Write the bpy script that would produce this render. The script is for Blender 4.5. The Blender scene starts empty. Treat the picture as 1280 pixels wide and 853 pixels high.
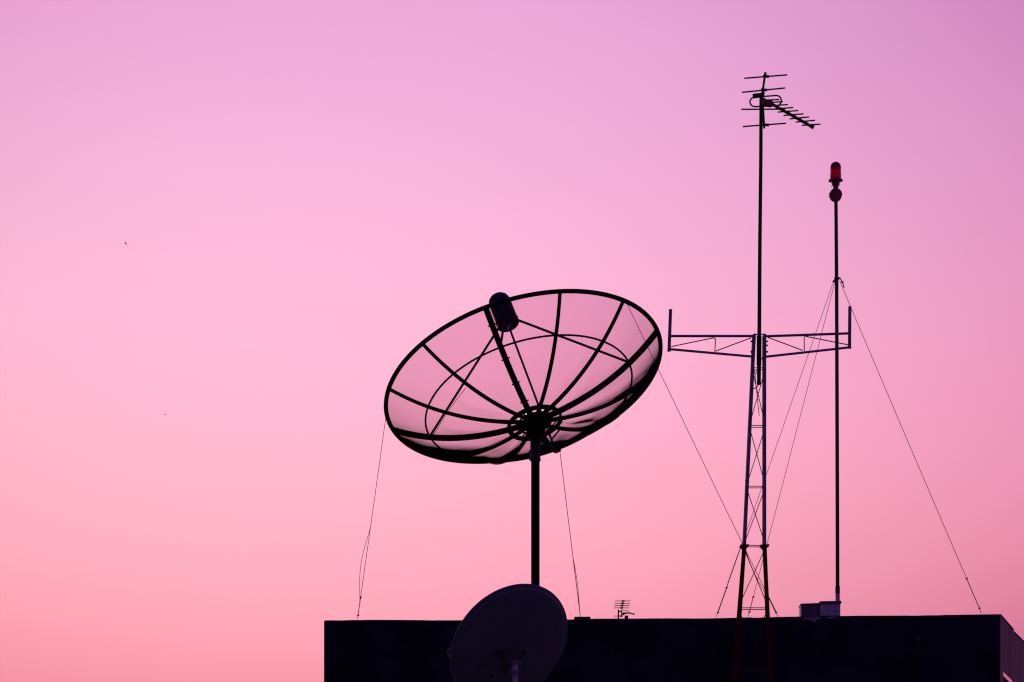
import bpy, bmesh, math, random
from math import sin, cos, pi, sqrt, atan2, radians
from mathutils import Vector, Matrix, noise

random.seed(7)
scene = bpy.context.scene
col = scene.collection
F = 3700.0          # focal length in photo pixels (photo 1280 wide)
HZ = 1300.0         # height of the horizon line below the frame, photo pixels
CAMZ = 1.6

def P(px, py, Y):
    """world point seen at photo pixel (px, py) at depth Y"""
    return Vector(((px - 640) * Y / F, Y, CAMZ + (HZ - py) * Y / F))

def proj(v):
    return (640 + F * v.x / v.y, HZ - F * (v.z - CAMZ) / v.y)

# ------------------------------------------------------------------ materials
def lerp(a, b, t): return a + (b - a) * t

def mat(name, base, rough=0.6, metal=0.0, var=0.35, scale=14.0, bump=0.15, rust=None, spec=0.3, streak=False):
    m = bpy.data.materials.new(name); m.use_nodes = True
    nt = m.node_tree; n = nt.nodes; l = nt.links
    bs = n['Principled BSDF']
    bs.inputs['Roughness'].default_value = rough
    bs.inputs['Metallic'].default_value = metal
    bs.inputs['Specular IOR Level'].default_value = spec
    tc = n.new('ShaderNodeTexCoord')
    mp = n.new('ShaderNodeMapping'); l.new(tc.outputs['Object'], mp.inputs['Vector'])
    if streak: mp.inputs['Scale'].default_value = (1.0, 1.0, 0.06)
    nz = n.new('ShaderNodeTexNoise'); nz.inputs['Scale'].default_value = scale
    nz.inputs['Detail'].default_value = 6; nz.inputs['Roughness'].default_value = 0.65
    l.new(mp.outputs['Vector'], nz.inputs['Vector'])
    rp = n.new('ShaderNodeValToRGB')
    rp.color_ramp.elements[0].position = 0.3; rp.color_ramp.elements[1].position = 0.7
    lo = [c * (1 - var) for c in base]; hi = [min(1, c * (1 + var)) for c in base]
    rp.color_ramp.elements[0].color = (*lo, 1); rp.color_ramp.elements[1].color = (*hi, 1)
    l.new(nz.outputs['Fac'], rp.inputs['Fac'])
    src = rp.outputs['Color']
    if rust:
        n2 = n.new('ShaderNodeTexNoise'); n2.inputs['Scale'].default_value = scale * 0.6
        n2.inputs['Detail'].default_value = 8
        l.new(tc.outputs['Object'], n2.inputs['Vector'])
        r2 = n.new('ShaderNodeValToRGB')
        r2.color_ramp.elements[0].position = 0.52; r2.color_ramp.elements[1].position = 0.62
        l.new(n2.outputs['Fac'], r2.inputs['Fac'])
        mx = n.new('ShaderNodeMix'); mx.data_type = 'RGBA'
        l.new(r2.outputs['Color'], mx.inputs['Factor'])
        l.new(src, mx.inputs['A']); mx.inputs['B'].default_value = (*rust, 1)
        src = mx.outputs['Result']
    l.new(src, bs.inputs['Base Color'])
    bp = n.new('ShaderNodeBump'); bp.inputs['Strength'].default_value = bump
    bp.inputs['Distance'].default_value = 0.01
    l.new(nz.outputs['Fac'], bp.inputs['Height']); l.new(bp.outputs['Normal'], bs.inputs['Normal'])
    return m

M = {}
M['black'] = mat('black_paint', (0.010, 0.008, 0.011), 0.75, spec=0.06)
M['rim'] = mat('dark_rim_paint', (0.012, 0.009, 0.013), 0.75, spec=0.08)
M['horn'] = mat('feed_cover_plastic', (0.055, 0.048, 0.060), 0.6, spec=0.2)
M['horn_pale'] = mat('pale_feed_metal', (0.35, 0.30, 0.36), 0.5)
M['steel'] = mat('painted_tower_steel', (0.36, 0.38, 0.50), 0.6, rust=(0.24, 0.21, 0.28), scale=9, bump=0.02, spec=0.15)
M['brace'] = mat('brace_rod_steel', (0.07, 0.05, 0.06), 0.6)
M['red'] = mat('dark_red_paint', (0.15, 0.013, 0.007), 0.7, var=0.4, rust=(0.08, 0.022, 0.012), bump=0.03, spec=0.1)
M['mast'] = mat('dull_mast_steel', (0.10, 0.07, 0.075), 0.7, streak=True, bump=0.02, spec=0.1)
M['pipe'] = mat('dark_pole_steel', (0.025, 0.020, 0.028), 0.8, bump=0.02, spec=0.06)
M['galv'] = mat('galvanised_steel', (0.66, 0.58, 0.64), 0.5, scale=30)
M['alu'] = mat('aerial_aluminium', (0.035, 0.028, 0.03), 0.7, spec=0.1)
M['brownbox'] = mat('brown_plastic', (0.46, 0.16, 0.09), 0.7, bump=0.05)
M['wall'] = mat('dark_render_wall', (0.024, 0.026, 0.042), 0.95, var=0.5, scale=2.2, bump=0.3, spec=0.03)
M['sidewall'] = mat('stained_sidelit_wall', (0.52, 0.32, 0.34), 0.9, scale=3.2, var=0.6, streak=True, spec=0.05)  # streaks are stains; the lighter pink base stands in for side sky light
M['coping'] = mat('coping_mortar', (0.05, 0.045, 0.055), 0.9, spec=0.05)
M['mortar'] = mat('pale_mortar_smear', (0.42, 0.36, 0.40), 0.9, var=0.6, scale=20)
M['boxpale'] = mat('pale_box_paint', (0.72, 0.66, 0.74), 0.6, var=0.3, scale=10)
M['boxdull'] = mat('dull_box_paint', (0.20, 0.16, 0.20), 0.7, var=0.3, scale=10)
M['dishback'] = mat('painted_dish_back', (0.17, 0.20, 0.20), 0.7, var=0.2, scale=5, bump=0.03, spec=0.15)
M['disclip'] = mat('dish_lip_highlight', (0.42, 0.36, 0.42), 0.5, spec=0.4)  # paler than the dish back: sunset highlight on the rim put into colour
M['clampsteel'] = mat('dull_clamp_steel', (0.34, 0.30, 0.38), 0.5, scale=40)
M['wire'] = mat('wire_steel', (0.06, 0.04, 0.05), 0.6)
M['bird'] = mat('dark_feathers', (0.02, 0.015, 0.02), 0.9)
M['ground'] = mat('dark_ground', (0.05, 0.05, 0.05), 0.9, scale=0.3)
M['roofing'] = mat('roof_concrete', (0.16, 0.15, 0.16), 0.9, scale=3)
M['winframe'] = mat('aluminium_window_frame', (0.95, 0.88, 0.92), 0.06, metal=1.0, var=0.03, bump=0.0)
M['glassdark'] = mat('dark_window_glass', (0.005, 0.005, 0.007), 0.5, spec=0.05, bump=0.0)

# red lamp glass: dark ruby glass with a faint lamp in it
def ruby():
    m = bpy.data.materials.new('ruby_lamp_glass'); m.use_nodes = True
    n = m.node_tree.nodes; l = m.node_tree.links; bs = n['Principled BSDF']
    bs.inputs['Base Color'].default_value = (0.11, 0.0, 0.004, 1)
    bs.inputs['Roughness'].default_value = 0.25
    bs.inputs['Specular IOR Level'].default_value = 0.35
    bs.inputs['Coat Weight'].default_value = 0.3
    tc = n.new('ShaderNodeTexCoord'); sp = n.new('ShaderNodeSeparateXYZ'); l.new(tc.outputs['Object'], sp.inputs[0])
    nz = n.new('ShaderNodeTexNoise'); nz.inputs['Scale'].default_value = 14
    mp = n.new('ShaderNodeMapping'); mp.inputs['Scale'].default_value = (1, 1, 3)
    l.new(tc.outputs['Object'], mp.inputs[0]); l.new(mp.outputs[0], nz.inputs[0])
    rp = n.new('ShaderNodeValToRGB'); e = rp.color_ramp.elements
    e[0].position = 0.0; e[0].color = (0.15, 0.15, 0.15, 1); e[1].position = 1.0; e[1].color = (0, 0, 0, 1)
    for p, v in ((0.10, 0.5), (0.34, 0.75), (0.42, 0.55), (0.455, 1.0), (0.50, 0.4), (0.60, 0.45), (0.68, 0.05)):
        k = e.new(p); k.color = (v, v, v, 1)
    mr = n.new('ShaderNodeMapRange'); mr.inputs['From Min'].default_value = 0.215; mr.inputs['From Max'].default_value = 0.40
    l.new(sp.outputs['Z'], mr.inputs['Value']); l.new(mr.outputs[0], rp.inputs['Fac'])
    mu = n.new('ShaderNodeMath'); mu.operation = 'MULTIPLY'; l.new(rp.outputs['Color'], mu.inputs[0])
    r2 = n.new('ShaderNodeMapRange'); r2.inputs['From Min'].default_value = 0.3; r2.inputs['From Max'].default_value = 0.7; r2.inputs['To Min'].default_value = 0.35
    l.new(nz.outputs['Fac'], r2.inputs['Value']); l.new(r2.outputs[0], mu.inputs[1])
    m2 = n.new('ShaderNodeMath'); m2.operation = 'MULTIPLY_ADD'; l.new(mu.outputs[0], m2.inputs[0])
    m2.inputs[1].default_value = 0.38; m2.inputs[2].default_value = 0.012
    bs.inputs['Emission Color'].default_value = (0.62, 0.0, 0.012, 1)
    l.new(m2.outputs[0], bs.inputs['Emission Strength'])
    return m
M['ruby'] = ruby()

# fine expanded wire mesh: far too fine to resolve, so its wires are averaged;
# coverage grows as the sheet turns edge-on exactly as a real mesh does
def mesh_mat():
    m = bpy.data.materials.new('fine_wire_mesh'); m.use_nodes = True
    n = m.node_tree.nodes; l = m.node_tree.links; n.clear()
    out = n.new('ShaderNodeOutputMaterial')
    tr = n.new('ShaderNodeBsdfTransparent')
    df = n.new('ShaderNodeBsdfDiffuse'); df.inputs['Color'].default_value = (0.03, 0.02, 0.026, 1)
    g = n.new('ShaderNodeNewGeometry')
    dt = n.new('ShaderNodeVectorMath'); dt.operation = 'DOT_PRODUCT'
    l.new(g.outputs['Normal'], dt.inputs[0]); l.new(g.outputs['Incoming'], dt.inputs[1])
    ab = n.new('ShaderNodeMath'); ab.operation = 'ABSOLUTE'; l.new(dt.outputs['Value'], ab.inputs[0])
    mx = n.new('ShaderNodeMath'); mx.operation = 'MAXIMUM'; l.new(ab.outputs[0], mx.inputs[0]); mx.inputs[1].default_value = 0.02
    tc = n.new('ShaderNodeTexCoord'); nz = n.new('ShaderNodeTexNoise'); nz.inputs['Scale'].default_value = 3.5
    nz.inputs['Detail'].default_value = 5
    l.new(tc.outputs['Object'], nz.inputs['Vector'])
    kk = n.new('ShaderNodeMapRange'); kk.inputs['To Min'].default_value = 0.85; kk.inputs['To Max'].default_value = 1.18
    l.new(nz.outputs['Fac'], kk.inputs['Value'])
    # opacity = (a + b / cos^2) * variation, reaching 1 well before the sheet is edge-on
    sq = n.new('ShaderNodeMath'); sq.operation = 'MULTIPLY'; l.new(mx.outputs[0], sq.inputs[0]); l.new(mx.outputs[0], sq.inputs[1])
    dv = n.new('ShaderNodeMath'); dv.operation = 'DIVIDE'; dv.inputs[0].default_value = 0.066; l.new(sq.outputs[0], dv.inputs[1])
    ad = n.new('ShaderNodeMath'); ad.operation = 'ADD'; l.new(dv.outputs[0], ad.inputs[0]); ad.inputs[1].default_value = 0.10
    op = n.new('ShaderNodeMath'); op.operation = 'MULTIPLY'; l.new(ad.outputs[0], op.inputs[0]); l.new(kk.outputs[0], op.inputs[1])
    ex = n.new('ShaderNodeMath'); ex.operation = 'SUBTRACT'; ex.use_clamp = True; ex.inputs[0].default_value = 1.0; l.new(op.outputs[0], ex.inputs[1])
    tr.inputs['Color'].default_value = (1.0, 0.79, 0.90, 1)
    ms = n.new('ShaderNodeMixShader'); l.new(ex.outputs[0], ms.inputs[0])
    l.new(df.outputs[0], ms.inputs[1]); l.new(tr.outputs[0], ms.inputs[2]); l.new(ms.outputs[0], out.inputs[0])
    return m
M['mesh'] = mesh_mat()

# ------------------------------------------------------------------ mesh builder
class MB:
    def __init__(s): s.bm = bmesh.new()
    def ring(s, c, u, w, ru, rw=None, seg=10):
        rw = ru if rw is None else rw
        return [s.bm.verts.new(c + u * (ru * cos(2 * pi * i / seg)) + w * (rw * sin(2 * pi * i / seg))) for i in range(seg)]
    def bridge(s, a, b):
        k = len(a)
        for i in range(k): s.bm.faces.new((a[i], a[(i + 1) % k], b[(i + 1) % k], b[i]))
    def tube(s, p, q, r, r2=None, seg=10):
        return s.poly([p, q], [r, r if r2 is None else r2], seg)
    def poly(s, pts, r, seg=8, closed=False):
        pts = [Vector(p) for p in pts]; k = len(pts)
        rs = r if isinstance(r, (list, tuple)) else [r] * k
        prev = None; rings = []; u = None
        for i in range(k):
            if closed: d = pts[(i + 1) % k] - pts[i - 1]
            else: d = pts[min(i + 1, k - 1)] - pts[max(i - 1, 0)]
            d.normalize()
            if u is None:
                a = Vector((0, 0, 1)) if abs(d.z) < 0.9 else Vector((1, 0, 0))
                u = d.cross(a).normalized()
            else:
                u = (u - d * u.dot(d)).normalized()
            w = d.cross(u)
            rings.append(s.ring(pts[i], u, w, rs[i], seg=seg))
        for i in range(k - 1): s.bridge(rings[i], rings[i + 1])
        if closed: s.bridge(rings[-1], rings[0])
        else:
            s.bm.faces.new(rings[0][::-1]); s.bm.faces.new(rings[-1])
        return s
    def box(s, c, sx, sy, sz, R=None):
        c = Vector(c); vs = []
        for i in (-1, 1):
            for j in (-1, 1):
                for k in (-1, 1):
                    v = Vector((i * sx / 2, j * sy / 2, k * sz / 2))
                    if R is not None: v = R @ v
                    vs.append(s.bm.verts.new(c + v))
        for f in ((0, 1, 3, 2), (4, 6, 7, 5), (0, 4, 5, 1), (2, 3, 7, 6), (0, 2, 6, 4), (1, 5, 7, 3)):
            s.bm.faces.new([vs[i] for i in f])
        return s
    def lathe(s, c, axis, prof, seg=24):
        axis = Vector(axis).normalized()
        a = Vector((0, 0, 1)) if abs(axis.z) < 0.9 else Vector((1, 0, 0))
        u = axis.cross(a).normalized(); w = axis.cross(u)
        rings = [s.ring(Vector(c) + axis * h, u, w, max(r, 1e-4), seg=seg) for r, h in prof]
        for i in range(len(rings) - 1): s.bridge(rings[i], rings[i + 1])
        s.bm.faces.new(rings[0][::-1]); s.bm.faces.new(rings[-1])
        return s
    def quad(s, *p): s.bm.faces.new([s.bm.verts.new(Vector(q)) for q in p]); return s
    def build(s, name, m, parent=None, base=None, smooth=True, bevel=0.0):
        base = Vector(base) if base is not None else Vector((0, 0, 0))
        bmesh.ops.recalc_face_normals(s.bm, faces=s.bm.faces)
        if bevel:
            bmesh.ops.bevel(s.bm, geom=s.bm.edges[:], offset=bevel, segments=2, affect='EDGES', clamp_overlap=True)
        if parent is not None:
            o0 = parent
            while o0 is not None:
                base = base + o0.location; o0 = o0.parent
            # parts sit at their thing's origin
        bmesh.ops.translate(s.bm, verts=s.bm.verts, vec=-base)
        me = bpy.data.meshes.new(name); s.bm.to_mesh(me); s.bm.free()
        if smooth:
            me.shade_smooth() if hasattr(me, 'shade_smooth') else None
            try: me.set_sharp_from_angle(angle=radians(40))
            except Exception: pass
        me.materials.append(m)
        o = bpy.data.objects.new(name, me); col.objects.link(o)
        if parent is not None: o.parent = parent
        else: o.location = base
        return o

def tag(o, label=None, cat=None, group=None, kind=None):
    if label: o['label'] = label
    if cat: o['category'] = cat
    if group: o['group'] = group
    if kind: o['kind'] = kind
    return o

def thing(name, loc, label, cat, group=None):
    o = bpy.data.objects.new(name, None); col.objects.link(o); o.location = loc
    o.empty_display_size = 0.1
    return tag(o, label, cat, group)

def tubep(name, parent, m, p, q, r, r2=None, seg=10):
    return MB().tube(p, q, r, r2, seg).build(name, m, parent)

# ------------------------------------------------------------------ setting
g = MB(); g.quad((-3000, -3000, 0), (3000, -3000, 0), (3000, 3000, 0), (-3000, 3000, 0))
tag(g.build('ground', M['ground'], smooth=False), 'dark flat ground far below the roofs', 'ground', kind='structure')
g = MB(); g.box((1.0, 23.85, 1.45), 12.0, 11.7, 2.9)
tag(g.build('roof_terrace', M['roofing'], smooth=False), 'lower concrete roof terrace below the frame', 'roof terrace', kind='structure')

# ------------------------------------------------------------------ upper building
ZT = CAMZ + 524.5 * 30.0 / F
ZB_ = 2.9      # level of the lower roof terrace
def wallY(px): return 30.0 - 0.2 * (px - 405) / 845.0
def topz(px):
    prof = [(405, 775.6), (470, 774.9), (580, 775.2), (709, 774.6), (760, 773.4), (870, 773.2), (1000, 770.9), (1060, 769.9), (1150, 769.6), (1251, 767.7)]
    for (a, b), (c, d) in zip(prof, prof[1:]):
        if a <= px <= c: return CAMZ + (HZ - lerp(b, d, (px - a) / (c - a))) * wallY(px) / F
    return ZT
bld = thing('rooftop_building', (1.5, 33, 0), 'dark flat-roofed building with a plain wall, carrying the aerials', 'building')
FLx = (405 - 640) * 30 / F
FR = P(1250.5, 768, 29.8); S1 = P(1267, 787, 30.904); S2 = P(1280, 803, 31.71)
dS = (S2 - S1); dS.z = 0; dS.normalize()
ZS1 = FR.z; ZS2 = ZS1 - 0.018
S3 = S2 + dS * 2.2
out = [Vector((FLx, 30, 0)), Vector((FR.x, 29.8, 0)), Vector((S1.x, S1.y, 0)), Vector((S3.x, S3.y, 0)), Vector((S3.x - 3.2, 36, 0)), Vector((FLx, 36, 0))]
cen = Vector((1.3, 33, 0)); TH = 0.16
def inner(i):
    a, b, c = out[i - 1], out[i], out[(i + 1) % len(out)]
    d1 = (b - a).normalized(); d2 = (c - b).normalized()
    n1 = Vector((-d1.y, d1.x, 0)); n2 = Vector((-d2.y, d2.x, 0))
    if n1.dot(cen - b) < 0: n1 = -n1
    if n2.dot(cen - b) < 0: n2 = -n2
    m_ = (n1 + n2).normalized()
    return b + m_ * (TH / max(0.3, m_.dot(n1)))
inn = [inner(i) for i in range(len(out))]
# front wall with a slightly uneven hand-trowelled top edge
N = 150
m = MB(); cols = []
for i in range(N + 1):
    t = i / N; o_ = out[0].lerp(out[1], t); i_ = inn[0].lerp(inn[1], t)
    px = 640 + F * o_.x / o_.y
    z = topz(px) + 0.006 * noise.noise(Vector((t * 9, 3.1, 0))) + 0.003 * noise.noise(Vector((t * 60, 1.1, 0)))
    vs = []
    for (p, zz) in ((o_, 0), (o_, z - 0.012), (o_.lerp(i_, 0.05), z), (i_, z - 0.004), (i_, 0)):
        vs.append(m.bm.verts.new((p.x, p.y, zz)))
    cols.append(vs)
for a, b in zip(cols, cols[1:]):
    for k in range(4): m.bm.faces.new((a[k], a[k + 1], b[k + 1], b[k]))
m.bm.faces.new(cols[0]); 
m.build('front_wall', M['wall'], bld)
# side walls; the first has a window opening
def wallseg(i, z1, name, mt, hole=None):
    a, b = out[i], out[(i + 1) % len(out)]; c, d = inn[i], inn[(i + 1) % len(out)]
    m = MB()
    def blk(t0, t1, za, zb):
        P4 = [a.lerp(b, t0), a.lerp(b, t1), c.lerp(d, t1), c.lerp(d, t0)]
        vs = [m.bm.verts.new((p.x, p.y, z)) for z in (za, zb) for p in P4]
        for f in ((0, 1, 2, 3), (4, 5, 6, 7), (0, 1, 5, 4), (1, 2, 6, 5), (2, 3, 7, 6), (3, 0, 4, 7)):
            m.bm.faces.new([vs[k] for k in f])
    if hole:
        t0, t1, za, zb = hole
        blk(0, t0, 0, z1); blk(t1, 1, 0, z1); blk(t0, t1, zb, z1); blk(t0, t1, 0, za)
    else: blk(0, 1, 0, z1)
    return m.build(name, mt, bld, smooth=False)
wz = CAMZ + (HZ - 836.5) * 29.9 / F
HOLE = (0.22, 0.97, wz - 1.1, wz)
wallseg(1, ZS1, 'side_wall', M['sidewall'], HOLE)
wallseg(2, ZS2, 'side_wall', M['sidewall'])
wallseg(3, ZT - 0.05, 'back_wall', M['wall']); wallseg(4, ZT - 0.05, 'back_wall', M['wall']); wallseg(5, ZT - 0.05, 'side_wall', M['wall'])
m = MB(); lo = [m.bm.verts.new((p.x, p.y, ZT - 0.5)) for p in inn]; m.bm.faces.new(lo)
m.build('roof', M['roofing'], bld, smooth=False)
# dark edging strip on top of the side wall
m = MB()
for (p, q, z) in ((out[1], out[2], ZS1), (out[2], out[3], ZS2)):
    nrm = Vector(((q - p).y, -(q - p).x, 0)).normalized()
    c = (p + q) / 2 + nrm * -0.02; L = (q - p).length
    ang = atan2((q - p).y, (q - p).x)
    m.box((c.x, c.y, z - 0.004), L - 0.03, 0.05, 0.014, Matrix.Rotation(ang, 3, 'Z'))
m.build('parapet_edge', M['coping'], bld, smooth=False)
# window in side wall
a, b = out[1], out[2]; dW = (b - a).normalized(); nW = Vector((dW.y, -dW.x, 0))
t0, t1, za, zb = HOLE; L = (b - a).length
A0 = a + dW * (L * t0); A1 = a + dW * (L * t1)
Rz = Matrix.Rotation(atan2(dW.y, dW.x), 3, 'Z')
m = MB(); mid = (A0 + A1) / 2
m.box((mid.x - nW.x * 0.02, mid.y - nW.y * 0.02, zb - 0.024), (A1 - A0).length - 0.01, 0.03, 0.045, Rz)
for q in (A0 + dW * 0.02, A1 - dW * 0.02):
    m.box((q.x - nW.x * 0.03, q.y - nW.y * 0.03, (za + zb) / 2 - 0.03), 0.03, 0.03, zb - za - 0.08, Rz)
m.box((mid.x - nW.x * 0.02, mid.y - nW.y * 0.02, za + 0.03), (A1 - A0).length - 0.01, 0.03, 0.05, Rz)
wf = m.build('window', M['winframe'], bld, smooth=False)
m = MB(); m.box((mid.x - nW.x * 0.07, mid.y - nW.y * 0.07, (za + zb) / 2), (A1 - A0).length, 0.01, zb - za - 0.002, Rz)
m.build('pane', M['glassdark'], wf, smooth=False)
# small pipe outlet in the front wall
c = P(1148.5, 799, wallY(1148) - 0.02)
m = MB(); R_ = 0.030
m.poly([c + Vector((R_ * cos(k * pi / 12), 0, R_ * sin(k * pi / 12))) for k in range(24)], 0.006, 8, closed=True)
m.lathe(c + Vector((0, 0.01, 0)), (0, 1, 0), [(0.022, 0), (0.022, 0.01)], 20)
m.build('drain_outlet', M['mast'], bld)
# short coping piece and flashing strips on the parapet
m = MB(); p = P(728, 773.2, wallY(728)); m.box((p.x, p.y + 0.05, p.z + 0.004), 0.165, 0.14, 0.022)
m.build('coping_block', M['coping'], bld, bevel=0.004)
m = MB()
for (x0, x1) in ((742, 862), (872, 940)):
    a_ = P(x0, 774.2, wallY(x0) - 0.004); b_ = P(x1, 773.8 if x1 < 900 else 772.5, wallY(x1) - 0.004)
    m.tube(a_, b_, 0.006, seg=6)
m.build('flashing', M['mortar'], bld)
# mortar smears below the boxes
m = MB()
def blob(pts, Y):
    m.bm.faces.new([m.bm.verts.new(P(x, y, Y)) for x, y in pts])
blob([(1002, 772.2), (1011, 771.6), (1026, 771.2), (1027, 773), (1021, 775), (1020, 778), (1018.5, 779.5), (1015, 776.5), (1009, 774.6), (1005, 774.8)], wallY(1015) - 0.006)
blob([(1031, 771.3), (1046, 771.0), (1045, 772.8), (1037, 773.6), (1032, 772.8)], wallY(1038) - 0.006)
m.build('mortar_smear', M['mortar'], bld, smooth=False)

# ------------------------------------------------------------------ big mesh dish
n = Vector((-0.23921939, 0.34888026, 0.90612176)).normalized()
RC = Vector((0.1254589565767892, 31.6, 7.044369319557729 + CAMZ))   # rim centre
RD = 1.50935
u = n.cross(Vector((0, 0, 1))).normalized(); w = u.cross(n)
DEP = 0.347
V0 = RC - n * (DEP * RD)          # bowl vertex
def para(th, rr, off=0.0):
    """point on the paraboloid, rr = 0..1 of the rim radius"""
    return V0 + n * (DEP * RD * (0.82 * rr * rr + 0.18 * rr ** 4) + off) + (u * cos(th) + w * sin(th)) * (RD * rr) + Vector((-0.017, 0, 0)) * (1 - rr * rr)
def rim_theta(px, py):
    best = min(range(3600), key=lambda k: (lambda q: (q[0] - px) ** 2 + (q[1] - py) ** 2)(proj(para(k * pi / 1800, 1))))
    return best * pi / 1800
TA = rim_theta(609, 384); TB = rim_theta(820, 413); TC = rim_theta(488, 541)
sgn = 1 if ((TB - TA + pi) % (2 * pi) - pi) > 0 else -1
th0 = TA
# average the phase over the four known ribs
acc = 0
for (px, py, k) in ((609, 384, 0), (820, 413, 3), (488, 541, -3), (700, 364.5, 1), (778.3, 375, 2), (533, 430, -1), (487, 486, -2)):
    d = rim_theta(px, py) - (TA + sgn * k * pi / 6); acc += ((d + pi) % (2 * pi) - pi)
th0 = TA + acc / 7
POLEX = (669.2 - 640) * 31.40 / F; POLEY = 31.40
dish = thing('mesh_satellite_dish', (POLEX, POLEY, ZT - 0.5), 'large black wire-mesh satellite dish tilted skyward on a thick pole', 'satellite dish')
# rim
m = MB(); m.poly([para(k * pi / 60, 1.0) for k in range(120)], 0.0245, 10, closed=True); m.build('rim', M['rim'], dish)
# inner ring
m = MB(); m.poly([para(k * pi / 48, 0.75, -0.012) for k in range(96)], 0.0105, 8, closed=True); m.build('support_ring', M['black'], dish)
for k in range(12):
    th = th0 + sgn * k * pi / 6
    thick = (k % 3 == 0)
    r = 0.0335 if thick else 0.0220
    m = MB()
    m.poly([para(th, 0.09 + 0.905 * j / 26, -0.01) for j in range(27)], [r * (1.0 if thick else (1.08 - 0.2 * j / 26)) for j in range(27)], 8)
    if thick:  # bolted seam flange with bolt heads
        for j in (0.26, 0.45, 0.66, 0.9):
            q = para(th, j, -0.012); sd = (para(th + 0.01, j) - para(th, j)).normalized()
            m.tube(q - sd * (r + 0.016), q + sd * (r + 0.012), 0.007, seg=6)
    m.build('rib', M['black'], dish)
    # one slack mesh panel per rib gap
    m = MB(); NR, NT = 26, 12; grid = []
    lower = max(0.0, cos((th + sgn * pi / 12) - rim_theta(700, 575)))
    sd_ = random.random() * 50
    for i in range(NR + 1):
        rr = 0.13 + 0.865 * i / NR; row = []
        for j in range(NT + 1):
            ft = j / NT; tt = th + sgn * pi / 6 * ft
            env = sin(pi * ft) * sin(pi * min(1, max(0, (rr - 0.13) / 0.865)))
            sag = -0.016 * env
            wr = 0.009 * env * noise.noise(Vector((rr * 5 + sd_, ft * 2.2, 0))) * (1 + 1.5 * lower)
            wr += 0.0045 * sin(pi * ft) * noise.noise(Vector((ft * 7 + sd_, rr * 2.5, 4)))
            row.append(m.bm.verts.new(para(tt, rr, sag + wr)))
        grid.append(row)
    for i in range(NR):
        for j in range(NT):
            m.bm.faces.new((grid[i][j], grid[i][j + 1], grid[i + 1][j + 1], grid[i + 1][j]))
    m.build('mesh_panel', M['mesh'], dish)
# hub: band ring, centre plate and boss
m = MB()
for off, r in ((-0.03, 0.015), (-0.058, 0.013)):
    m.poly([para(k * pi / 32, 0.19, off) for k in range(64)], r, 8, closed=True)
m.poly([para(k * pi / 32, 0.125, -0.03) for k in range(64)], 0.010, 8, closed=True)
m.build('hub_ring', M['black'], dish)
m = MB(); m.lathe(V0 - n * 0.06, n, [(0.02, 0), (0.125, 0.0), (0.15, 0.02), (0.15, 0.07), (0.10, 0.09), (0.02, 0.09)], 28)
for k in range(6):
    th = th0 + pi / 12 + k * pi / 3
    m.tube(para(th, 0.07, -0.03), para(th, 0.19, -0.03), 0.008, seg=6)
m.build('hub_plate', M['black'], dish)
# feed
def on_axis(py):
    lo_, hi_ = 0.0, 3.0
    for _ in range(50):
        mi = (lo_ + hi_) / 2
        if proj(V0 + n * mi)[1] > py: lo_ = mi
        else: hi_ = mi
    return lo_
hb = V0 + n * on_axis(407.5) + Vector((0.008, 0, 0))
nh = (n + Vector((-0.085, 0.0, 0.0))).normalized()
HR = 0.122
m = MB()
m.lathe(hb, nh, [(0.03, 0.02), (HR * 0.9, 0.0), (HR, 0.012), (HR, 0.05), (HR, 0.30), (HR * 0.97, 0.33), (HR * 0.86, 0.365), (HR * 0.66, 0.39), (HR * 0.35, 0.405), (0.01, 0.41)], 32)
m.lathe(hb, nh, [(HR + 0.004, 0.05), (HR + 0.006, 0.06), (HR + 0.004, 0.07)], 32)
fh = m.build('feed_horn', M['horn'], dish)
m = MB(); m.lathe(hb - nh * 0.03, nh, [(0.03, 0.0), (0.045, 0.0), (0.045, 0.045), (0.03, 0.045)], 20); m.build('feed_throat', M['horn_pale'], fh)
for k in (0, 3, 6, 9):
    th = th0 + sgn * k * pi / 6
    e = para(th, 0.75, 0.0)
    dd = (e - hb); dd = (dd - nh * dd.dot(nh)).normalized()
    s_ = hb + dd * (HR * 0.8) + nh * 0.035
    tubep('feed_strut', dish, M['black'], s_, e, 0.0132 if k != 6 else 0.0118, seg=8)
m = MB(); th = th0 + sgn * 9 * pi / 6
m = MB(); s2 = hb + Vector((-0.03, 0, 0.0))
e0 = para(th0, 0.735)
m.tube(hb + (e0 - hb) * 0.02 - nh * 0.0, hb + (e0 - hb) * 0.16, 0.012, 0.010, 8); m.build('lit_strut_end', M['galv'], dish)  # pale tube: the lit end of this strut put into its colour
# slack feed cable along the left strut
thC = th0 - sgn * pi / 2
eC = para(thC, 0.75)
pts = [hb.lerp(eC, t) + Vector((0.014 + 0.02 * sin(t * 7), -0.01, -0.02 * sin(pi * t))) for t in [0.55 + 0.45 * i / 12 for i in range(13)]]
MB().poly(pts, 0.0035, 6).build('feed_cable', M['black'], dish)
# mount under the hub
top = Vector((POLEX, POLEY, P(669, 549, POLEY).z))
m = MB()
m.tube(V0 - n * 0.04, V0 - n * 0.14, 0.075, 0.065, 16)
m.tube(V0 - n * 0.12, top + Vector((0, 0, 0.0)), 0.06, 0.062, 14)
q = V0 - n * 0.1
for s in (-1, 1):
    m.tube(q + Vector((0.085 * s, -0.02, 0.03)), top + Vector((0.055 * s, -0.05, -0.03)), 0.011, seg=8)
m.box(top + Vector((0.0, -0.02, 0.04)), 0.17, 0.12, 0.04, Matrix.Rotation(radians(-14), 3, 'Y'))
m.build('mount_bracket', M['black'], dish)
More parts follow.
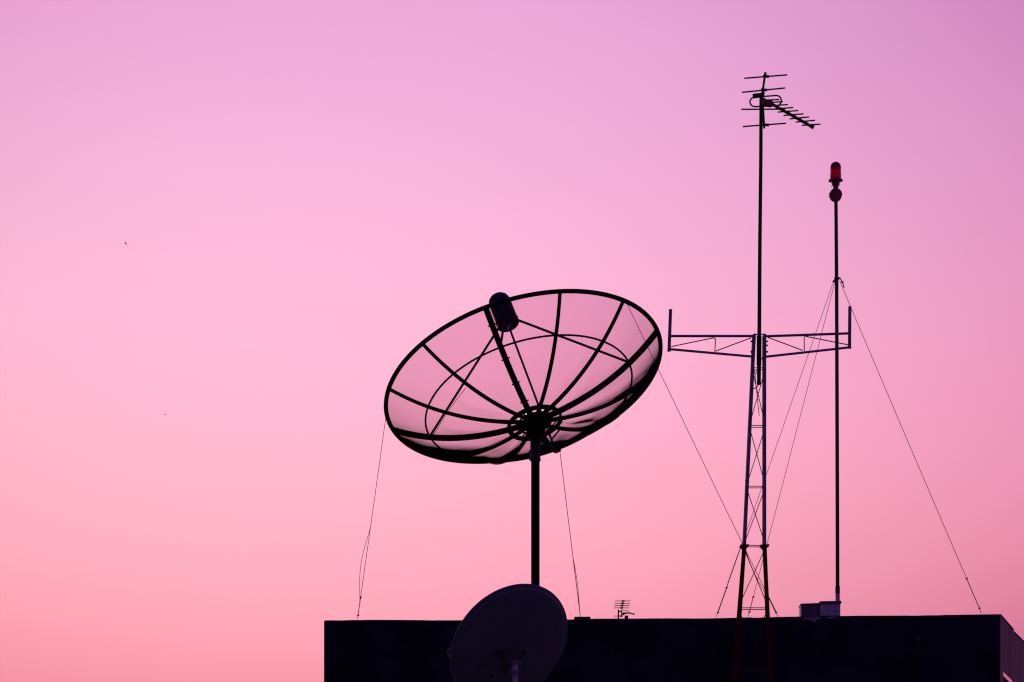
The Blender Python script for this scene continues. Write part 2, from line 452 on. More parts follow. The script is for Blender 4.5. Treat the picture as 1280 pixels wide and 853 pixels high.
# actuator
m = MB(); a_ = P(701, 519, 31.25); b_ = P(672.5, 556, 31.30)
m.tube(a_, a_.lerp(b_, 0.5), 0.008, seg=8); m.tube(a_.lerp(b_, 0.45), b_, 0.013, seg=8)
m.tube(P(684, 557, 31.32), P(694.5, 563.5, 31.4), 0.020, seg=10)
m.tube(P(684, 557, 31.32), P(668, 545, 31.36), 0.012, seg=10)
m.build('actuator_arm', M['mast'], dish)
for (x0, y0, x1, y1) in ((688, 541, 703, 527), (690, 549, 699, 538), (650, 549, 640, 540)):
    tubep('hub_brace', dish, M['black'], P(x0, y0, 31.33), P(x1, y1, 31.36), 0.010, seg=6)
# pole
m = MB(); m.tube((POLEX, POLEY, ZT - 0.5), top, 0.0455, seg=20); pl = m.build('pole', M['pipe'], dish)
m = MB(); ct = P(669, 551, POLEY); cb = P(669, 577, POLEY)
m.tube(Vector((POLEX, POLEY, cb.z)), Vector((POLEX, POLEY, ct.z)), 0.0535, seg=20)
for zz in (cb.z + 0.02, (cb.z + ct.z) / 2): m.tube((POLEX - 0.068, POLEY, zz), (POLEX + 0.06, POLEY, zz), 0.009, seg=6)
m.build('pole_collar', M['mast'], dish)

# ------------------------------------------------------------------ guy wires
def wire(px_pts, label, thick=0.0031, buckle=None, loop=None, r_end=None, group='steel guy wires staying the dish and masts'):
    """px_pts: list of world points, top to bottom"""
    base = px_pts[-1]
    t = thing('guy_wire', base, label, 'guy wire', group)
    m = MB()
    k = 24; pts = []
    a, b = px_pts[0], px_pts[-1]
    for i in range(k + 1):
        f = i / k; p = a.lerp(b, f); p.z -= 0.012 * (b - a).length * 0.35 * sin(pi * f) * 0.6; pts.append(p)
    m.poly(pts, thick, 6); m.build('cable', M['wire'], t)
    if buckle:
        f0, f1, r = buckle; d = (b - a)
        def at(f): 
            i = min(k - 1, int(f * k)); return pts[i].lerp(pts[i + 1], f * k - i)
        m = MB(); m.poly([at(f0 + (f1 - f0) * j / 6) for j in range(7)], r, 8)
        for ff in (f0, f1):
            q = at(ff); m.poly([q + Vector((-0.012, 0, -0.006)), q, q + Vector((0.014, 0, 0.007))], [0.004, 0.009, 0.004], 6)
        m.build('turnbuckle', M['wire'], t)
    if loop:
        f0, f1, dx = loop
        m = MB()
        m.poly([a.lerp(b, f0 + (f1 - f0) * j / 14) + Vector((dx * sin(pi * j / 14) ** 1.3, 0, -0.012 * (b - a).length * 0.2 * sin(pi * (f0 + (f1 - f0) * j / 14)))) for j in range(15)], 0.003, 6)
        m.build('slack_end', M['wire'], t)
    return t
def rimpt(px, py): return para(rim_theta(px, py), 1.0)
PB = 30.06
wire([rimpt(480, 517), P(447, 773.5, PB)], 'guy wire from the left rim of the mesh dish, slack loop near its foot', buckle=(0.90, 0.985, 0.0042), loop=(0.56, 0.93, -0.045))
wire([rimpt(700, 560), P(725.5, 771.5, PB)], 'guy wire dropping from under the mesh dish to the small coping block', thick=0.0036, buckle=(0.006, 0.03, 0.006), loop=(0.65, 0.98, 0.012))
wire([rimpt(782, 378), P(973, 772, 29.98)], 'guy wire from the upper right rim of the mesh dish, passing behind the lattice tower', buckle=(0.93, 0.985, 0.007), loop=(0.78, 0.96, -0.025))
wire([P(1042, 352, 30.1), P(895, 772.5, PB)], 'leftmost guy wire of the beacon mast, reaching the roof left of the lattice tower', thick=0.0029, buckle=(0.91, 0.985, 0.0055), loop=(0.75, 0.95, -0.006))
wire([P(1043.5, 353, 30.1), P(935, 771.5, PB)], 'second guy wire of the beacon mast, ending between the tower legs', thick=0.0029, buckle=(0.94, 0.985, 0.004))
wire([P(1049.5, 351, 30.1), P(1227, 767, 29.93)], 'guy wire sloping right from the beacon mast to the building corner', buckle=(0.895, 0.985, 0.0042))
# upper shackles of the right wire belong to the mast (below)

# ------------------------------------------------------------------ lattice tower
TY = 29.5
tow = thing('lattice_tower', (P(940, 1200, TY).x, TY, ZB_), 'slender lattice tower with purple upper legs, dark red lower legs and two side arms', 'tower')
DEPT = 0.09
def legL(y):   # photo x of front left leg axis at photo height y
    return lerp(943.0, 931.0, (y - 418) / 264.) if y < 682 else lerp(930.6, 918.5, (y - 682) / 150.)
def legR(y):
    return lerp(955.8, 955.4, (y - 418) / 264.) if y < 682 else lerp(955.8, 961.6, (y - 682) / 150.)
YB = HZ - (ZB_ - CAMZ) * F / TY   # photo height of the tower base
for fn in (legL, legR):
    for dep in (0, 1):
        def pt(y, sp=0.0):
            p = P(fn(y), y, TY)
            if dep:
                p.y += DEPT + sp
            return p
        o = MB().tube(pt(682), pt(418), 0.0165, 0.0165, 12).build('upper_leg', M['steel'], tow)
        # lower leg, splayed
        p0 = pt(683); q0 = pt(853, 0.05); q0.x += (0.022 if dep else 0) ; d = (q0 - p0)
        kz = (ZB_ - p0.z) / d.z
        if dep: p0.x += 0.004
        o = MB().tube(p0 + d * kz, p0, 0.0225, 0.021, 12).build('lower_leg', M['red'], tow)
        m = MB(); c = pt(682.5)
        m.tube(c + Vector((0, 0, -0.018)), c + Vector((0, 0, 0.012)), 0.030, seg=12)
        s = -1 if fn is legL else 1
        m.tube(c + Vector((-0.045, -0.02, 0)), c + Vector((0.045, -0.02, 0.004)), 0.010, seg=6)
        m.build('leg_clamp', M['pipe'], tow)
bays = [418, 460, 532, 608, 682, 760, 838, 925, 1015]
for i, y in enumerate(bays[1:]):
    # bent rod frame round the legs
    a = P(legL(y), y, TY - 0.012); b = P(legR(y), y, TY - 0.012)
    dp = DEPT * (1 if y <= 682 else 1.35)
    off = Vector((0, dp, 0))
    m = MB(); m.poly([a, b], 0.0045, 6); m.poly([a + off, b + off], 0.0045, 6)
    m.poly([a, a + off], 0.0045, 6); m.poly([b, b + off], 0.0045, 6)
    m.build('horizontal_brace', M['brace'], tow)
for y0, y1 in zip(bays[:-1], bays[1:]):
    if y1 - y0 < 50:
        continue
    e = 5
    for (fa, fb) in ((legL, legR), (legR, legL)):
        dy = 0.0 if fa is legL else 0.006
        tubep('diagonal_brace', tow, M['brace'], P(fa(y0 + e), y0 + e, TY + dy), P(fb(y1 - e), y1 - e, TY + dy), 0.0046, seg=6)
m = MB(); m.poly([P(legL(478), 478, TY), P(legR(440), 440, TY + 0.02)], 0.0042, 6)
m.tube(P(943, 462, TY), P(949, 520, TY), 0.004, seg=6); m.build('diagonal_brace', M['brace'], tow)
m = MB(); c = P(949.2, 417.5, TY + DEPT / 2); m.tube(P(941.6, 418.2, TY), P(957.4, 418.0, TY), 0.0065, seg=8); m.build('top_bar', M['steel'], tow)
# side arms
def arm(pts_top, pts_bot, post, diags, cap):
    m = MB(); m.tube(P(*pts_top[0], TY), P(*pts_top[1], TY), 0.0125, seg=10)
    a_ = m.build('side_arm', M['steel'], tow)
    MB().tube(P(*pts_bot[0], TY), P(*pts_bot[1], TY), 0.0120, seg=10).build('lower_rail', M['steel'], a_)
    m = MB(); m.tube(P(*post[0], TY - 0.005), P(*post[1], TY - 0.005), 0.0165, seg=12)
    q = P(*post[1], TY - 0.005); m.tube(q, q + Vector((0, 0, 0.012)), 0.0185, seg=12)
    m.build('end_post', M['steel'], a_)
    m = MB()
    for d in diags: m.tube(P(*d[0], TY + 0.004), P(*d[1], TY + 0.004), 0.0055, seg=6)
    m.build('arm_bracing', M['brace'], a_)
arm(((838, 420.3), (941.5, 420.3)), ((838, 436.8), (941, 446)), ((838.2, 387), (836.3, 439.5)),
    [((839, 433.5), (892, 422.5)), ((892, 422.5), (894.5, 424)), ((894.5, 424), (893.5, 439.5)), ((893.5, 439.5), (939, 422.5))], 1)
arm(((957, 420.6), (1060.5, 417.0)), ((957, 446.2), (1060.5, 434.6)), ((1062.3, 383.3), (1061.9, 435.8)),
    [((960, 422), (1003.5, 438.3)), ((1005.2, 421), (1005.4, 438.6)), ((1006, 420.5), (1060, 431.2))], 1)
for (x, y) in ((939.5, 427), (939.5, 440), (958.6, 427), (958.6, 440), (958.6, 432), (936.7, 535), (933.0, 601)):
    c = P(x, y, TY - 0.01); tubep('clamp_bolt', tow, M['pipe'], c - Vector((0.012, 0, 0)), c + Vector((0.010, 0, 0)), 0.009, seg=8)

# antenna pole clamped in the tower
MYY = TY + DEPT / 2 - 0.01
ap = thing('antenna_pole', P(948.6, 481, MYY), 'tall thin pole rising out of the lattice tower top', 'pole')
m = MB(); m.poly([P(948.6, 481, MYY), P(949.2, 400, MYY), P(949.9, 300, MYY), P(951.0, 200, MYY), P(951.4, 117, MYY)], [0.0205, 0.0195, 0.0185, 0.0180, 0.0175], 14)
m.build('tube', M['pipe'], ap)
m = MB(); m.tube(P(948.7, 457, MYY), P(949.0, 420, MYY), 0.0245, 0.0245, 14); m.build('sleeve', M['pipe'], ap)
m = MB(); pts = [P(948, 481, MYY - 0.02), P(946, 484, MYY - 0.03), P(942.5, 486, MYY - 0.05), P(938, 486.5, MYY - 0.08)]
m.poly(pts, 0.0055, 6); m.build('cable_end', M['black'], ap)

# ------------------------------------------------------------------ television aerial
AY = 29.45
tv = thing('tv_aerial', P(951.4, 135, AY), 'many-rodded television aerial atop the tall pole', 'aerial')
def rod(name, x0, y0, x1, y1, r=0.0078, Y0=AY, Y1=None):
    Y1 = Y0 if Y1 is None else Y1
    return tubep(name, tv, M['alu'], P(x0, y0, Y0), P(x1, y1, Y1), r, seg=8)
m = MB(); m.poly([P(956.6, 91.5, AY), P(954.2, 108, AY), P(952.6, 121, AY)], 0.0115, 10)
m.poly([P(952.8, 122, AY + 0.03), P(954.5, 146, AY + 0.02), P(955.2, 160.5, AY)], 0.0110, 10)
c = P(956.6, 92.3, AY); m.box(c, 0.024, 0.024, 0.022)
m.build('reflector_post', M['alu'], tv)
for (x0, y0, x1, y1) in ((930.3, 98.1, 984.2, 93.8), (927.5, 115.7, 981.5, 110.2), (926.5, 136.9, 975.5, 136.7), (928.4, 158.5, 982.6, 154.3)):
    rod('reflector_rod', x0, y0, x1, y1, Y0=AY - 0.02, Y1=AY - 0.06)
for (x, y) in ((957.5, 95.7), (955, 112.6), (957.5, 156.3)):
    m = MB(); m.box(P(x, y, AY - 0.03), 0.062, 0.03, 0.020, Matrix.Rotation(radians(4), 3, 'Y') )
    m.build('rod_clamp', M['alu'], tv)
# folded dipole loop
m = MB(); lp = []
LY = AY - 0.06
for k in range(12):
    a_ = pi / 2 + pi * k / 11; lp.append(P(944 + 6.6 * cos(a_), 127.6 - 6.0 * sin(a_), LY))
for k in range(12):
    a_ = -pi / 2 + pi * k / 11; lp.append(P(970.5 + 6.2 * cos(a_), 126 - 6.4 * sin(a_), LY - 0.03))
m.poly(lp, 0.0078, 8, closed=True); m.build('dipole_loop', M['alu'], tv)
m = MB(); m.box(P(946.5, 119.8, AY - 0.07), 0.09, 0.04, 0.038, Matrix.Rotation(radians(-6), 3, 'Y'))
m.box(P(953.5, 117.2, AY - 0.05), 0.034, 0.04, 0.032)
m.build('pole_clamp', M['alu'], tv, bevel=0.003)
# boom and directors
B0 = P(953, 123.5, AY - 0.05); B1 = P(1014.5, 158.5, AY + 0.26)
m = MB(); m.tube(B0, B1, 0.0155, seg=10)
c = P(1015, 158.5, AY + 0.26); m.box(c, 0.042, 0.04, 0.030, Matrix.Rotation(radians(35), 3, 'Y'))
m.build('boom', M['alu'], tv)
m = MB(); m.box(P(959, 129.2, AY - 0.08), 0.100, 0.05, 0.066, Matrix.Rotation(radians(8), 3, 'Y')); m.build('junction_box', M['brownbox'], tv, bevel=0.006)
D = [((957, 125.3), (974, 124.7)), ((960, 128.5), (978.5, 127.3)), ((964, 132.5), (985, 130.9)), ((966, 136.8), (991.5, 134.6)), ((972.2, 140.4), (997.8, 138.4)), ((979.3, 144.6), (1004.6, 142.5)),
     ((987, 148.9), (1011.4, 146.4)), ((994.5, 152.9), (1018.8, 150.6)), ((1002.3, 157.0), (1025.7, 155.4))]
for i, ((x0, y0), (x1, y1)) in enumerate(D):
    Y = AY - 0.05 + 0.31 * (i + 1) / 9.5
    rod('director_rod', x0, y0, x1, y1, 0.0074, Y + 0.005, Y - 0.025)
for i, ((x0, y0), (x1, y1)) in enumerate(D[3:]):
    Y = AY - 0.05 + 0.31 * (i + 4) / 9.5
    xm = lerp(x0, x1, 0.5); ym = lerp(y0, y1, 0.5)
    m = MB(); m.box(P(xm - 0.5, ym + 0.4, Y - 0.012), 0.048, 0.02, 0.015, Matrix.Rotation(radians(5), 3, 'Y'))
    m.build('rod_clamp', M['alu'], tv)

# ------------------------------------------------------------------ beacon mast and lamp
BY = 30.1
bm_ = thing('beacon_mast', P(1047, 775, BY), 'thin straight mast with a red lamp on its tip, standing by the boxes', 'mast')
m = MB(); m.poly([P(1047.1, 771, BY), P(1047.0, 735, BY)], 0.0225, 14); m.build('mast_foot', M['galv'], bm_)
m = MB(); m.poly([P(1047.0, 742, BY), P(1046.6, 600, BY), P(1045.8, 360, BY), P(1044.9, 246, BY)], [0.0195, 0.019, 0.0185, 0.018], 14); m.build('tube', M['mast'], bm_)
m = MB(); m.tube(P(1047.0, 742, BY), P(1047.0, 733, BY), 0.024, seg=14)
m.build('joint_sleeve', M['mast'], bm_)
m = MB(); c = P(1045.8, 348.5, BY); m.tube(c - Vector((0, 0, 0.012)), c + Vector((0, 0, 0.012)), 0.026, seg=12)
for (x0, y0, x1, y1, r) in ((1041, 352.5, 1046, 350, 0.011), (1046, 349, 1050.5, 347.5, 0.009), (1050, 348, 1053.5, 354, 0.006), (1051.5, 353.5, 1054.5, 352.5, 0.007), (1053.5, 354, 1055, 360, 0.006)):
    m.tube(P(x0, y0, BY - 0.02), P(x1, y1, BY - 0.02), r, seg=8)
m.build('guy_collar', M['pipe'], bm_)
bl = thing('beacon_light', P(1044.6, 252, BY), 'red domed obstruction lamp on top of the thin mast', 'warning light')
c0 = P(1044.6, 226.8, BY); pxm = BY / F
c0b = bl.location
# dome (object Z measured from the lamp base)
m = MB(); m.lathe(c0, (0, 0, 1), [(7.3 * pxm, 0), (7.3 * pxm, 2 * pxm), (7.0 * pxm, 3 * pxm), (7.0 * pxm, 10.2 * pxm), (6.7 * pxm, 10.6 * pxm), (6.8 * pxm, 17.5 * pxm), (6.5 * pxm, 19.6 * pxm), (5.4 * pxm, 21.8 * pxm), (3.6 * pxm, 23.3 * pxm), (1.7 * pxm, 24.1 * pxm), (0.001, 24.3 * pxm)], 28)
m.build('lamp_dome', M['ruby'], bl)
m = MB(); m.lathe(c0, (0, 0, 1), [(0.01, 0.3 * pxm), (8.9 * pxm, 0.3 * pxm), (9.1 * pxm, 1.0 * pxm), (8.6 * pxm, 1.8 * pxm), (7.6 * pxm, 2.1 * pxm), (0.01, 2.1 * pxm)], 28)
m.build('flange', M['dishback'], bl)
m = MB(); m.lathe(c0, (0, 0, 1), [(0.01, -13 * pxm), (3.0 * pxm, -13 * pxm), (3.3 * pxm, -7 * pxm), (3.7 * pxm, -5.8 * pxm), (4.9 * pxm, -4.6 * pxm), (5.1 * pxm, 0.25 * pxm), (0.01, 0.25 * pxm)], 24)
for (dx, dz, s) in ((-4.4, -7.4, -1), (3.6, -6.8, 1)):
    q = c0 + Vector((dx * pxm, -0.01, dz * pxm)); m.tube(q - Vector((0.012 * s * -1, 0, 0)), q + Vector((0.008 * s, 0, 0)), 0.006, seg=6)
m.build('neck', M['brownbox'], bl)
cj = P(1044.6, 244, BY - 0.005)
m = MB(); m.lathe(cj - Vector((0, 0.04, 0)), (0, 1, 0), [(0.01, 0), (6.9 * pxm, 0), (7.8 * pxm, 0.01), (7.8 * pxm, 0.075), (0.01, 0.08)], 28)
for dz in (-1.6, 1.6): m.tube(cj + Vector((-8.6 * pxm, 0, (dz + 0.5) * pxm)), cj + Vector((-6.5 * pxm, 0, dz * pxm)), 0.006, seg=6)
m.build('junction_box', M['brownbox'], bl)

# ------------------------------------------------------------------ boxes on the parapet
def pbox(name, x0, x1, y0, y1, Y, dep, mt, label, lid):
    base = P((x0 + x1) / 2, y1, Y); a_ = P(x0, y0, Y); b_ = P(x1, y1, Y)
    t = thing(name, (base.x, Y + dep / 2, b_.z), label, 'electrical box')
    m = MB(); m.box(((a_.x + b_.x) / 2, Y + dep / 2, (a_.z + b_.z) / 2), b_.x - a_.x, dep, a_.z - b_.z)
    m.build('box_body', mt, t, bevel=0.004)
    return t, a_, b_
rb = Matrix.Rotation(radians(-2.2), 3, 'Y')
t, a_, b_ = pbox('electrical_box', 1001.5, 1023.5, 755.5, 771.5, 29.86, 0.20, M['boxdull'], 'dull dark box on the roof edge, left one of the two by the mast', 0)
m = MB(); m.box(((a_.x + b_.x) / 2, 29.86 + 0.1, a_.z + 0.004), 0.192, 0.215, 0.010, rb); m.build('lid', M['boxdull'], t, bevel=0.002)
t, a_, b_ = pbox('electrical_box', 1025, 1050.5, 754, 769.8, 29.84, 0.18, M['boxpale'], 'paler box with an overhanging lid at the foot of the beacon mast', 1)
m = MB(); m.box(((a_.x + b_.x) / 2 + 0.002, 29.84 + 0.09, a_.z + 0.006), 0.222, 0.21, 0.026, Matrix.Rotation(radians(-1.2), 3, 'Y')); m.build('lid', M['boxdull'], t, bevel=0.004)
m = MB(); q = P(1046.5, 763.2, 29.838); m.poly([q, q + Vector((-0.02, 0, -0.004)), q + Vector((-0.03, 0, -0.02))], 0.006, 6); m.build('latch', M['boxdull'], t)

# ------------------------------------------------------------------ small far aerial
SY = 34.0
sa = thing('tv_aerial', P(773, 800, SY), 'tiny rodded aerial poking above the roof edge right of the dish pole', 'aerial')
def srod(name, x0, y0, x1, y1, r, mt='alu', Y=SY): return tubep(name, sa, M[mt], P(x0, y0, Y), P(x1, y1, Y), r, seg=6)
MB().tube(P(773, 830, SY), P(773, 762.3, SY), 0.0085, seg=8).build('post', M['pipe'], sa)
srod('reflector_post', 779, 750.5, 776.4, 771.5, 0.0065)
for (x0, x1, y) in ((768.8, 788.4, 751.4), (768.2, 787.8, 754.3), (768, 787, 757.2), (767.3, 786.2, 760.1), (767.2, 777, 770.3)):
    srod('reflector_rod', x0, y, x1, y, 0.0046)
for (x, y) in ((779, 751.4), (778.2, 754.3), (777.4, 757.2), (776.6, 760.1), (776.5, 770.3)):
    m = MB(); m.box(P(x, y, SY - 0.01), 0.034, 0.02, 0.015); m.build('rod_clamp', M['alu'], sa)
srod('clamp_arm', 773, 764.4, 777.5, 764.4, 0.0085); 
m = MB(); m.tube(P(777, 767.2, SY), P(787, 766.2, SY), 0.012, 0.007, 8); m.tube(P(786, 766.4, SY), P(793, 768, SY + 0.1), 0.0065, 0.0085, 8); m.build('boom', M['alu'], sa)
m = MB(); m.poly([P(779, 763.4, SY), P(784, 763.4, SY), P(786.3, 764.6, SY), P(786.6, 766.4, SY)], 0.0035, 6); m.build('dipole_loop', M['alu'], sa)
m = MB(); m.box(P(779.3, 768, SY - 0.01), 0.022, 0.02, 0.022); m.build('junction_box', M['alu'], sa)
blk = MB().box(P(783, 774, 33.8), 0.04, 0.05, 0.075).build('chimney_stub', M['pipe'], None, P(783, 778, 33.8), bevel=0.004)
tag(blk, 'tiny stub pipe on the roof just right of the tiny aerial', 'vent pipe')
# carry stub down to the roof
blk.scale = (1, 1, 1)

# ------------------------------------------------------------------ foreground solid dish
DY = 19.0
ecx, ecy = 636.4, 804.64; e1 = Vector((0.69147, -0.7224)); e2 = Vector((0.7224, 0.69147)); A1_, A2_ = 83.2, 63.3
v = Vector((0, 0.991, 0.132)); wv = Vector((0, -0.132, 0.991)); uv = Vector((1, 0, 0))
mdir = (uv * -0.7224 + wv * 0.6915).normalized()
ang = math.acos(62.4 / 82.6)
nd = (v * cos(ang) + mdir * sin(ang)).normalized()
cd = P(ecx, ecy, DY)
def onplane(px, py, off=0.0):
    d = P(px, py, 1.0) - Vector((0, 0, CAMZ)); o0 = Vector((0, 0, CAMZ)); c_ = cd + nd * off
    return o0 + d * ((c_ - o0).dot(nd) / d.dot(nd))
NSEG = 96
rimv = []
for k in range(NSEG):
    a_ = 2 * pi * k / NSEG; q = e1 * (A1_ * cos(a_)) + e2 * (A2_ * sin(a_)); rimv.append(onplane(ecx + q.x, ecy + q.y) - cd)
sd = thing('satellite_dish', (P(643.7, 1000, DY - 0.155).x, DY - 0.155, ZB_), 'small solid satellite dish seen from behind, in front of the thick pole', 'satellite dish')
m = MB(); rings = []
depth = 0.085
for i in range(1, 21):
    rr = i / 20 * 0.935
    rings.append([m.bm.verts.new(cd + r_ * rr - nd * (0.020 + depth * (1 - rr * rr))) for r_ in rimv])
cv = m.bm.verts.new(cd - nd * (depth + 0.020))
for k in range(NSEG): m.bm.faces.new((cv, rings[0][k], rings[0][(k + 1) % NSEG]))
for a_, b_ in zip(rings, rings[1:]): m.bridge(a_, b_)
# rolled lip
l1 = [m.bm.verts.new(cd + r_ * 0.962 - nd * 0.004) for r_ in rimv]
l2 = [m.bm.verts.new(cd + r_ * 1.0 + nd * 0.003) for r_ in rimv]
l3 = [m.bm.verts.new(cd + r_ * 0.99 + nd * 0.010) for r_ in rimv]
l4 = [m.bm.verts.new(cd + r_ * 0.96 + nd * 0.004) for r_ in rimv]
for a_, b_ in ((rings[-1], l1), (l1, l2), (l2, l3), (l3, l4)): m.bridge(a_, b_)
m.build('reflector', M['dishback'], sd)
m = MB(); m.poly([cd + r_ * 0.992 + nd * 0.004 for r_ in rimv], 0.0045, 6, closed=True); m.build('rim', M['disclip'], sd)
# small clip on the left of the rim
lc = onplane(562, 815.5)
m = MB(); m.poly([onplane(564, 809.5), onplane(560.6, 812.5), onplane(559.4, 816), onplane(560.8, 820), onplane(562.8, 822.5)], 0.0040, 6); m.build('rim_clip', M['galv'], sd)
# mount
ZB = DY - 0.155
pt_ = P(643.7, 829, ZB)
m = MB(); m.tube((pt_.x, ZB, ZB_), P(643.7, 826.5, ZB), 0.0175, seg=16); m.build('pole', M['galv'], sd)
m = MB()
for y in (828.5, 840.3):
    c = P(643.7, y, ZB); m.tube(c - Vector((0, 0, 0.0115)), c + Vector((0, 0, 0.0115)), 0.0232, seg=18)
    m.box(c + Vector((0.001, 0.012, 0.004)), 0.084, 0.008, 0.016)
    for s in (-1, 1): 
        m.tube(c + Vector((0.038 * s, -0.022, 0.0)), c + Vector((0.038 * s, 0.02, 0)), 0.006, seg=6)
m.build('pole_clamp', M['clampsteel'], sd, bevel=0.0015)
m = MB()
a_ = P(619, 816, DY - 0.128); b_ = P(658, 816, DY - 0.128)
m.box((a_ + b_) / 2, (b_ - a_).length, 0.012, 0.012)
m.tube(P(623, 816, DY - 0.128), P(635.5, 826, ZB + 0.02), 0.010, seg=8); m.tube(P(655, 816, DY - 0.128), P(649, 826, ZB + 0.02), 0.010, seg=8)
m.box(P(633.5, 835, ZB + 0.02), 0.035, 0.03, 0.09, Matrix.Rotation(radians(10), 3, 'Y'))
m.build('mount_bracket', M['mast'], sd, bevel=0.001)
for x, y in ((622.8, 815.2), (655.6, 815.2), (614.5, 843.5)):
    c = P(x, y, DY - 0.145); tubep('bracket_bolt', sd, M['black'], c, c + Vector((0, 0.09, 0)), 0.011, seg=10)

# ------------------------------------------------------------------ birds
def bird(px, py, Y, span, bank, label, head=0.4):
    c = P(px, py, Y)
    m = MB(); bm = m.bm
    R = Matrix.Rotation(bank, 3, 'Y') @ Matrix.Rotation(head, 3, 'Z')
    prof = [(-0.30, 0.01), (-0.22, 0.035), (-0.1, 0.06), (0.02, 0.065), (0.12, 0.045), (0.17, 0.04), (0.21, 0.03), (0.26, 0.004)]
    m.poly([c + R @ Vector((0, h * span, 0)) for h, r in prof], [1.5 * r * span for h, r in prof], 8)
    for s in (-1, 1):
        q = [(0.03, 0.10, 0.01), (0.28, 0.13, 0.10), (0.52, -0.02, 0.06), (0.26, -0.02, 0.09), (0.03, -0.08, 0.0)]
        up = [bm.verts.new(c + R @ (Vector((x * s, y, z + 0.008)) * span)) for x, y, z in q]
        dn = [bm.verts.new(c + R @ (Vector((x * s, y, z - 0.008)) * span)) for x, y, z in q]
        bm.faces.new(up); bm.faces.new(dn)
        for i in range(5): bm.faces.new((up[i], up[(i + 1) % 5], dn[(i + 1) % 5], dn[i]))
    q = [(-0.03, -0.22, 0), (0.03, -0.22, 0), (0.07, -0.40, 0), (-0.07, -0.40, 0)]
    up = [bm.verts.new(c + R @ (Vector((x, y, z + 0.005)) * span)) for x, y, z in q]; dn = [bm.verts.new(c + R @ (Vector((x, y, z - 0.005)) * span)) for x, y, z in q]
    bm.faces.new(up); bm.faces.new(dn)
    for i in range(4): bm.faces.new((up[i], up[(i + 1) % 4], dn[(i + 1) % 4], dn[i]))
    return tag(m.build('bird', M['bird'], None, c), label, 'bird')
bird(157, 304.3, 150, 0.44, radians(62), 'dark tiny bird high in the left of the sky', 0.5)
bird(206.5, 518.5, 330, 0.52, radians(-16), 'faint speck of a far bird, lower of the two in the left sky', 0.1)

# ------------------------------------------------------------------ world
SUN_AZ = radians(-24); SUN_EL = radians(2.5)
wd = bpy.data.worlds.new('World'); scene.world = wd; wd.use_nodes = True
nt = wd.node_tree; nn = nt.nodes; ll = nt.links; nn.clear()
outn = nn.new('ShaderNodeOutputWorld'); bg = nn.new('ShaderNodeBackground')
tc = nn.new('ShaderNodeTexCoord'); nrm = nn.new('ShaderNodeVectorMath'); nrm.operation = 'NORMALIZE'
ll.new(tc.outputs['Generated'], nrm.inputs[0])
sp = nn.new('ShaderNodeSeparateXYZ'); ll.new(nrm.outputs[0], sp.inputs[0])
def mth(op, a, b=None, c=None):
    k = nn.new('ShaderNodeMath'); k.operation = op
    for i, x in enumerate((a, b, c)):
        if x is None: continue
        if isinstance(x, (int, float)): k.inputs[i].default_value = x
        else: ll.new(x, k.inputs[i])
    return k.outputs[0]
az = mth('ARCTAN2', sp.outputs['X'], sp.outputs['Y']); el = mth('ARCSINE', sp.outputs['Z'])
def soft(x, k):
    # identity inside -1..1, levelling off smoothly outside
    a_ = mth('ABSOLUTE', x); e_ = mth('MAXIMUM', mth('SUBTRACT', a_, 1.0), 0.0)
    b_ = mth('ADD', mth('MINIMUM', a_, 1.0), mth('MULTIPLY', mth('TANH', mth('DIVIDE', e_, k)), k))
    return mth('MULTIPLY', b_, mth('SIGN', x))
s = soft(mth('DIVIDE', az, 0.17), 0.10)
t = soft(mth('DIVIDE', mth('SUBTRACT', el, 0.232), 0.11), 0.05)
COEF = [[1.02608, 0.48155, 0.67884], [-0.09918, -0.09419, -0.07442], [-0.16171, -0.00039, 0.12098], [-0.11536, -0.07876, -0.09052], [0.0298, 0.01074, 0.00456], [-0.16209, -0.13973, -0.13842], [0.00395, -0.00744, -0.01743], [-0.03903, 0.01557, 0.00477], [0.11392, 0.03488, 0.01253], [0.01766, 0.01541, 0.01354]]
one = mth('ADD', 0.0, 1.0); ss = mth('MULTIPLY', s, s); tt = mth('MULTIPLY', t, t)
bas = [one, s, t, ss, mth('MULTIPLY', s, t), tt, mth('MULTIPLY', ss, t), mth('MULTIPLY', s, tt), mth('MULTIPLY', t, tt), mth('MULTIPLY', s, ss)]
accv = None
for b_, cf in zip(bas, COEF):
    k = nn.new('ShaderNodeVectorMath'); k.operation = 'SCALE'; k.inputs[0].default_value = cf; ll.new(b_, k.inputs['Scale'])
    if accv is None: accv = k.outputs[0]
    else:
        a_ = nn.new('ShaderNodeVectorMath'); a_.operation = 'ADD'; ll.new(accv, a_.inputs[0]); ll.new(k.outputs[0], a_.inputs[1]); accv = a_.outputs[0]
# faint high haze
mp = nn.new('ShaderNodeMapping'); mp.inputs['Scale'].default_value = (1, 1, 2.6); ll.new(nrm.outputs[0], mp.inputs[0])
nz = nn.new('ShaderNodeTexNoise'); nz.inputs['Scale'].default_value = 7; nz.inputs['Detail'].default_value = 5; ll.new(mp.outputs[0], nz.inputs[0])
hz = nn.new('ShaderNodeMapRange'); hz.inputs['From Min'].default_value = 0.3; hz.inputs['From Max'].default_value = 0.7
hz.inputs['To Min'].default_value = 0.985; hz.inputs['To Max'].default_value = 1.015; ll.new(nz.outputs['Fac'], hz.inputs['Value'])
sc_ = nn.new('ShaderNodeVectorMath'); sc_.operation = 'SCALE'; ll.new(accv, sc_.inputs[0]); ll.new(hz.outputs[0], sc_.inputs['Scale'])
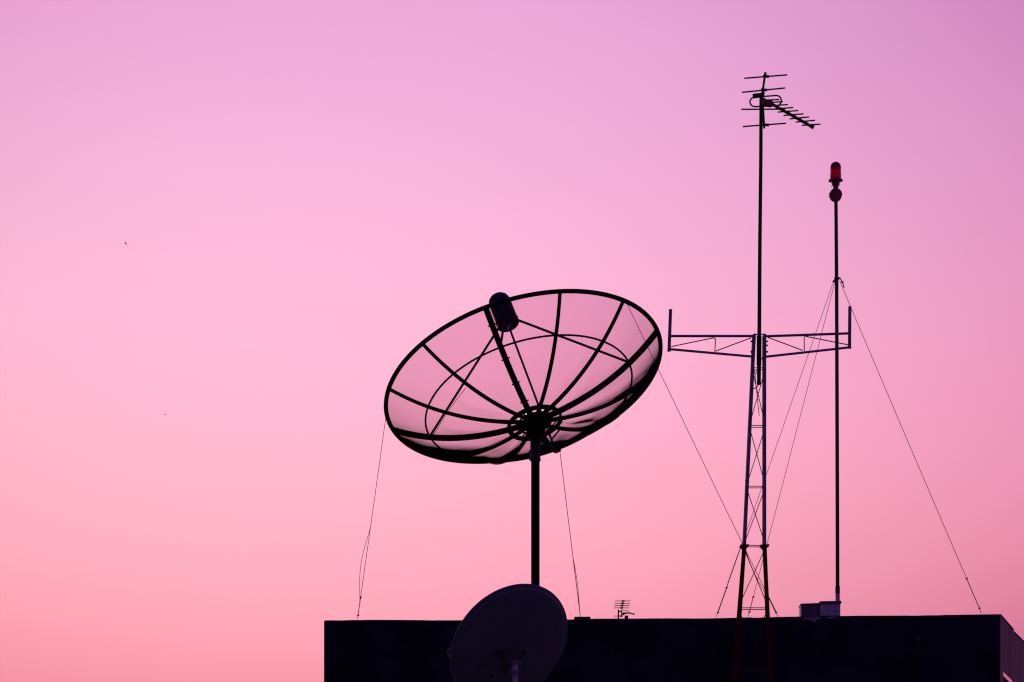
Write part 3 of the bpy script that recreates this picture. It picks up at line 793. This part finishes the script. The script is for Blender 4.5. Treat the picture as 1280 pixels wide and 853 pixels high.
# physical dusk sky for the rest of the dome
sky = nn.new('ShaderNodeTexSky'); sky.sky_type = 'NISHITA'; sky.sun_disc = False
sky.sun_elevation = SUN_EL; sky.sun_rotation = SUN_AZ
tint = nn.new('ShaderNodeVectorMath'); tint.operation = 'MULTIPLY_ADD'
ll.new(sky.outputs[0], tint.inputs[0]); tint.inputs[1].default_value = (0.012, 0.006, 0.012); tint.inputs[2].default_value = (0.040, 0.019, 0.118)
# the sunset glow fades away to the sides, overhead and behind
def sm(x, a, b):
    k = nn.new('ShaderNodeMapRange'); k.interpolation_type = 'SMOOTHSTEP'
    k.inputs['From Min'].default_value = a; k.inputs['From Max'].default_value = b
    k.inputs['To Min'].default_value = 1; k.inputs['To Max'].default_value = 0
    ll.new(x, k.inputs['Value']); return k.outputs[0]
fac = mth('MULTIPLY', sm(mth('ABSOLUTE', mth('SUBTRACT', az, 0.12)), 0.40, 1.25), sm(el, 0.52, 0.95))
mxn = nn.new('ShaderNodeMix'); mxn.data_type = 'VECTOR'
ll.new(fac, mxn.inputs['Factor']); ll.new(tint.outputs[0], mxn.inputs['A']); ll.new(sc_.outputs[0], mxn.inputs['B'])
ll.new(mxn.outputs['Result'], bg.inputs['Color']); bg.inputs['Strength'].default_value = 1.0
ll.new(bg.outputs[0], outn.inputs[0])

# ------------------------------------------------------------------ sun (low, behind the building)
ld = bpy.data.lights.new('sun', 'SUN'); ld.energy = 0.6; ld.angle = radians(8); ld.color = (1.0, 0.55, 0.55)
lo_ = bpy.data.objects.new('sun', ld); col.objects.link(lo_)
dirv = Vector((sin(SUN_AZ) * cos(SUN_EL), cos(SUN_AZ) * cos(SUN_EL), sin(SUN_EL)))
lo_.rotation_euler = dirv.to_track_quat('Z', 'Y').to_euler(); lo_.location = (-10, 60, 20)

# ------------------------------------------------------------------ camera
cam = bpy.data.cameras.new('camera'); co = bpy.data.objects.new('camera', cam); col.objects.link(co); scene.camera = co
co.location = (0, 0, CAMZ); co.rotation_euler = (radians(90), 0, 0)
cam.sensor_width = 36; cam.sensor_fit = 'HORIZONTAL'; cam.lens = 36 * F / 1280
cam.shift_x = 0; cam.shift_y = (HZ - 426.5) / 1280
cam.clip_start = 0.1; cam.clip_end = 10000
scene.view_settings.view_transform = 'Standard'; scene.view_settings.look = 'None'
scene.view_settings.exposure = 0; scene.view_settings.gamma = 1
scene.cycles.transparent_max_bounces = 24
scene.cycles.pixel_filter_type = 'BLACKMAN_HARRIS'; scene.cycles.filter_width = 1.2
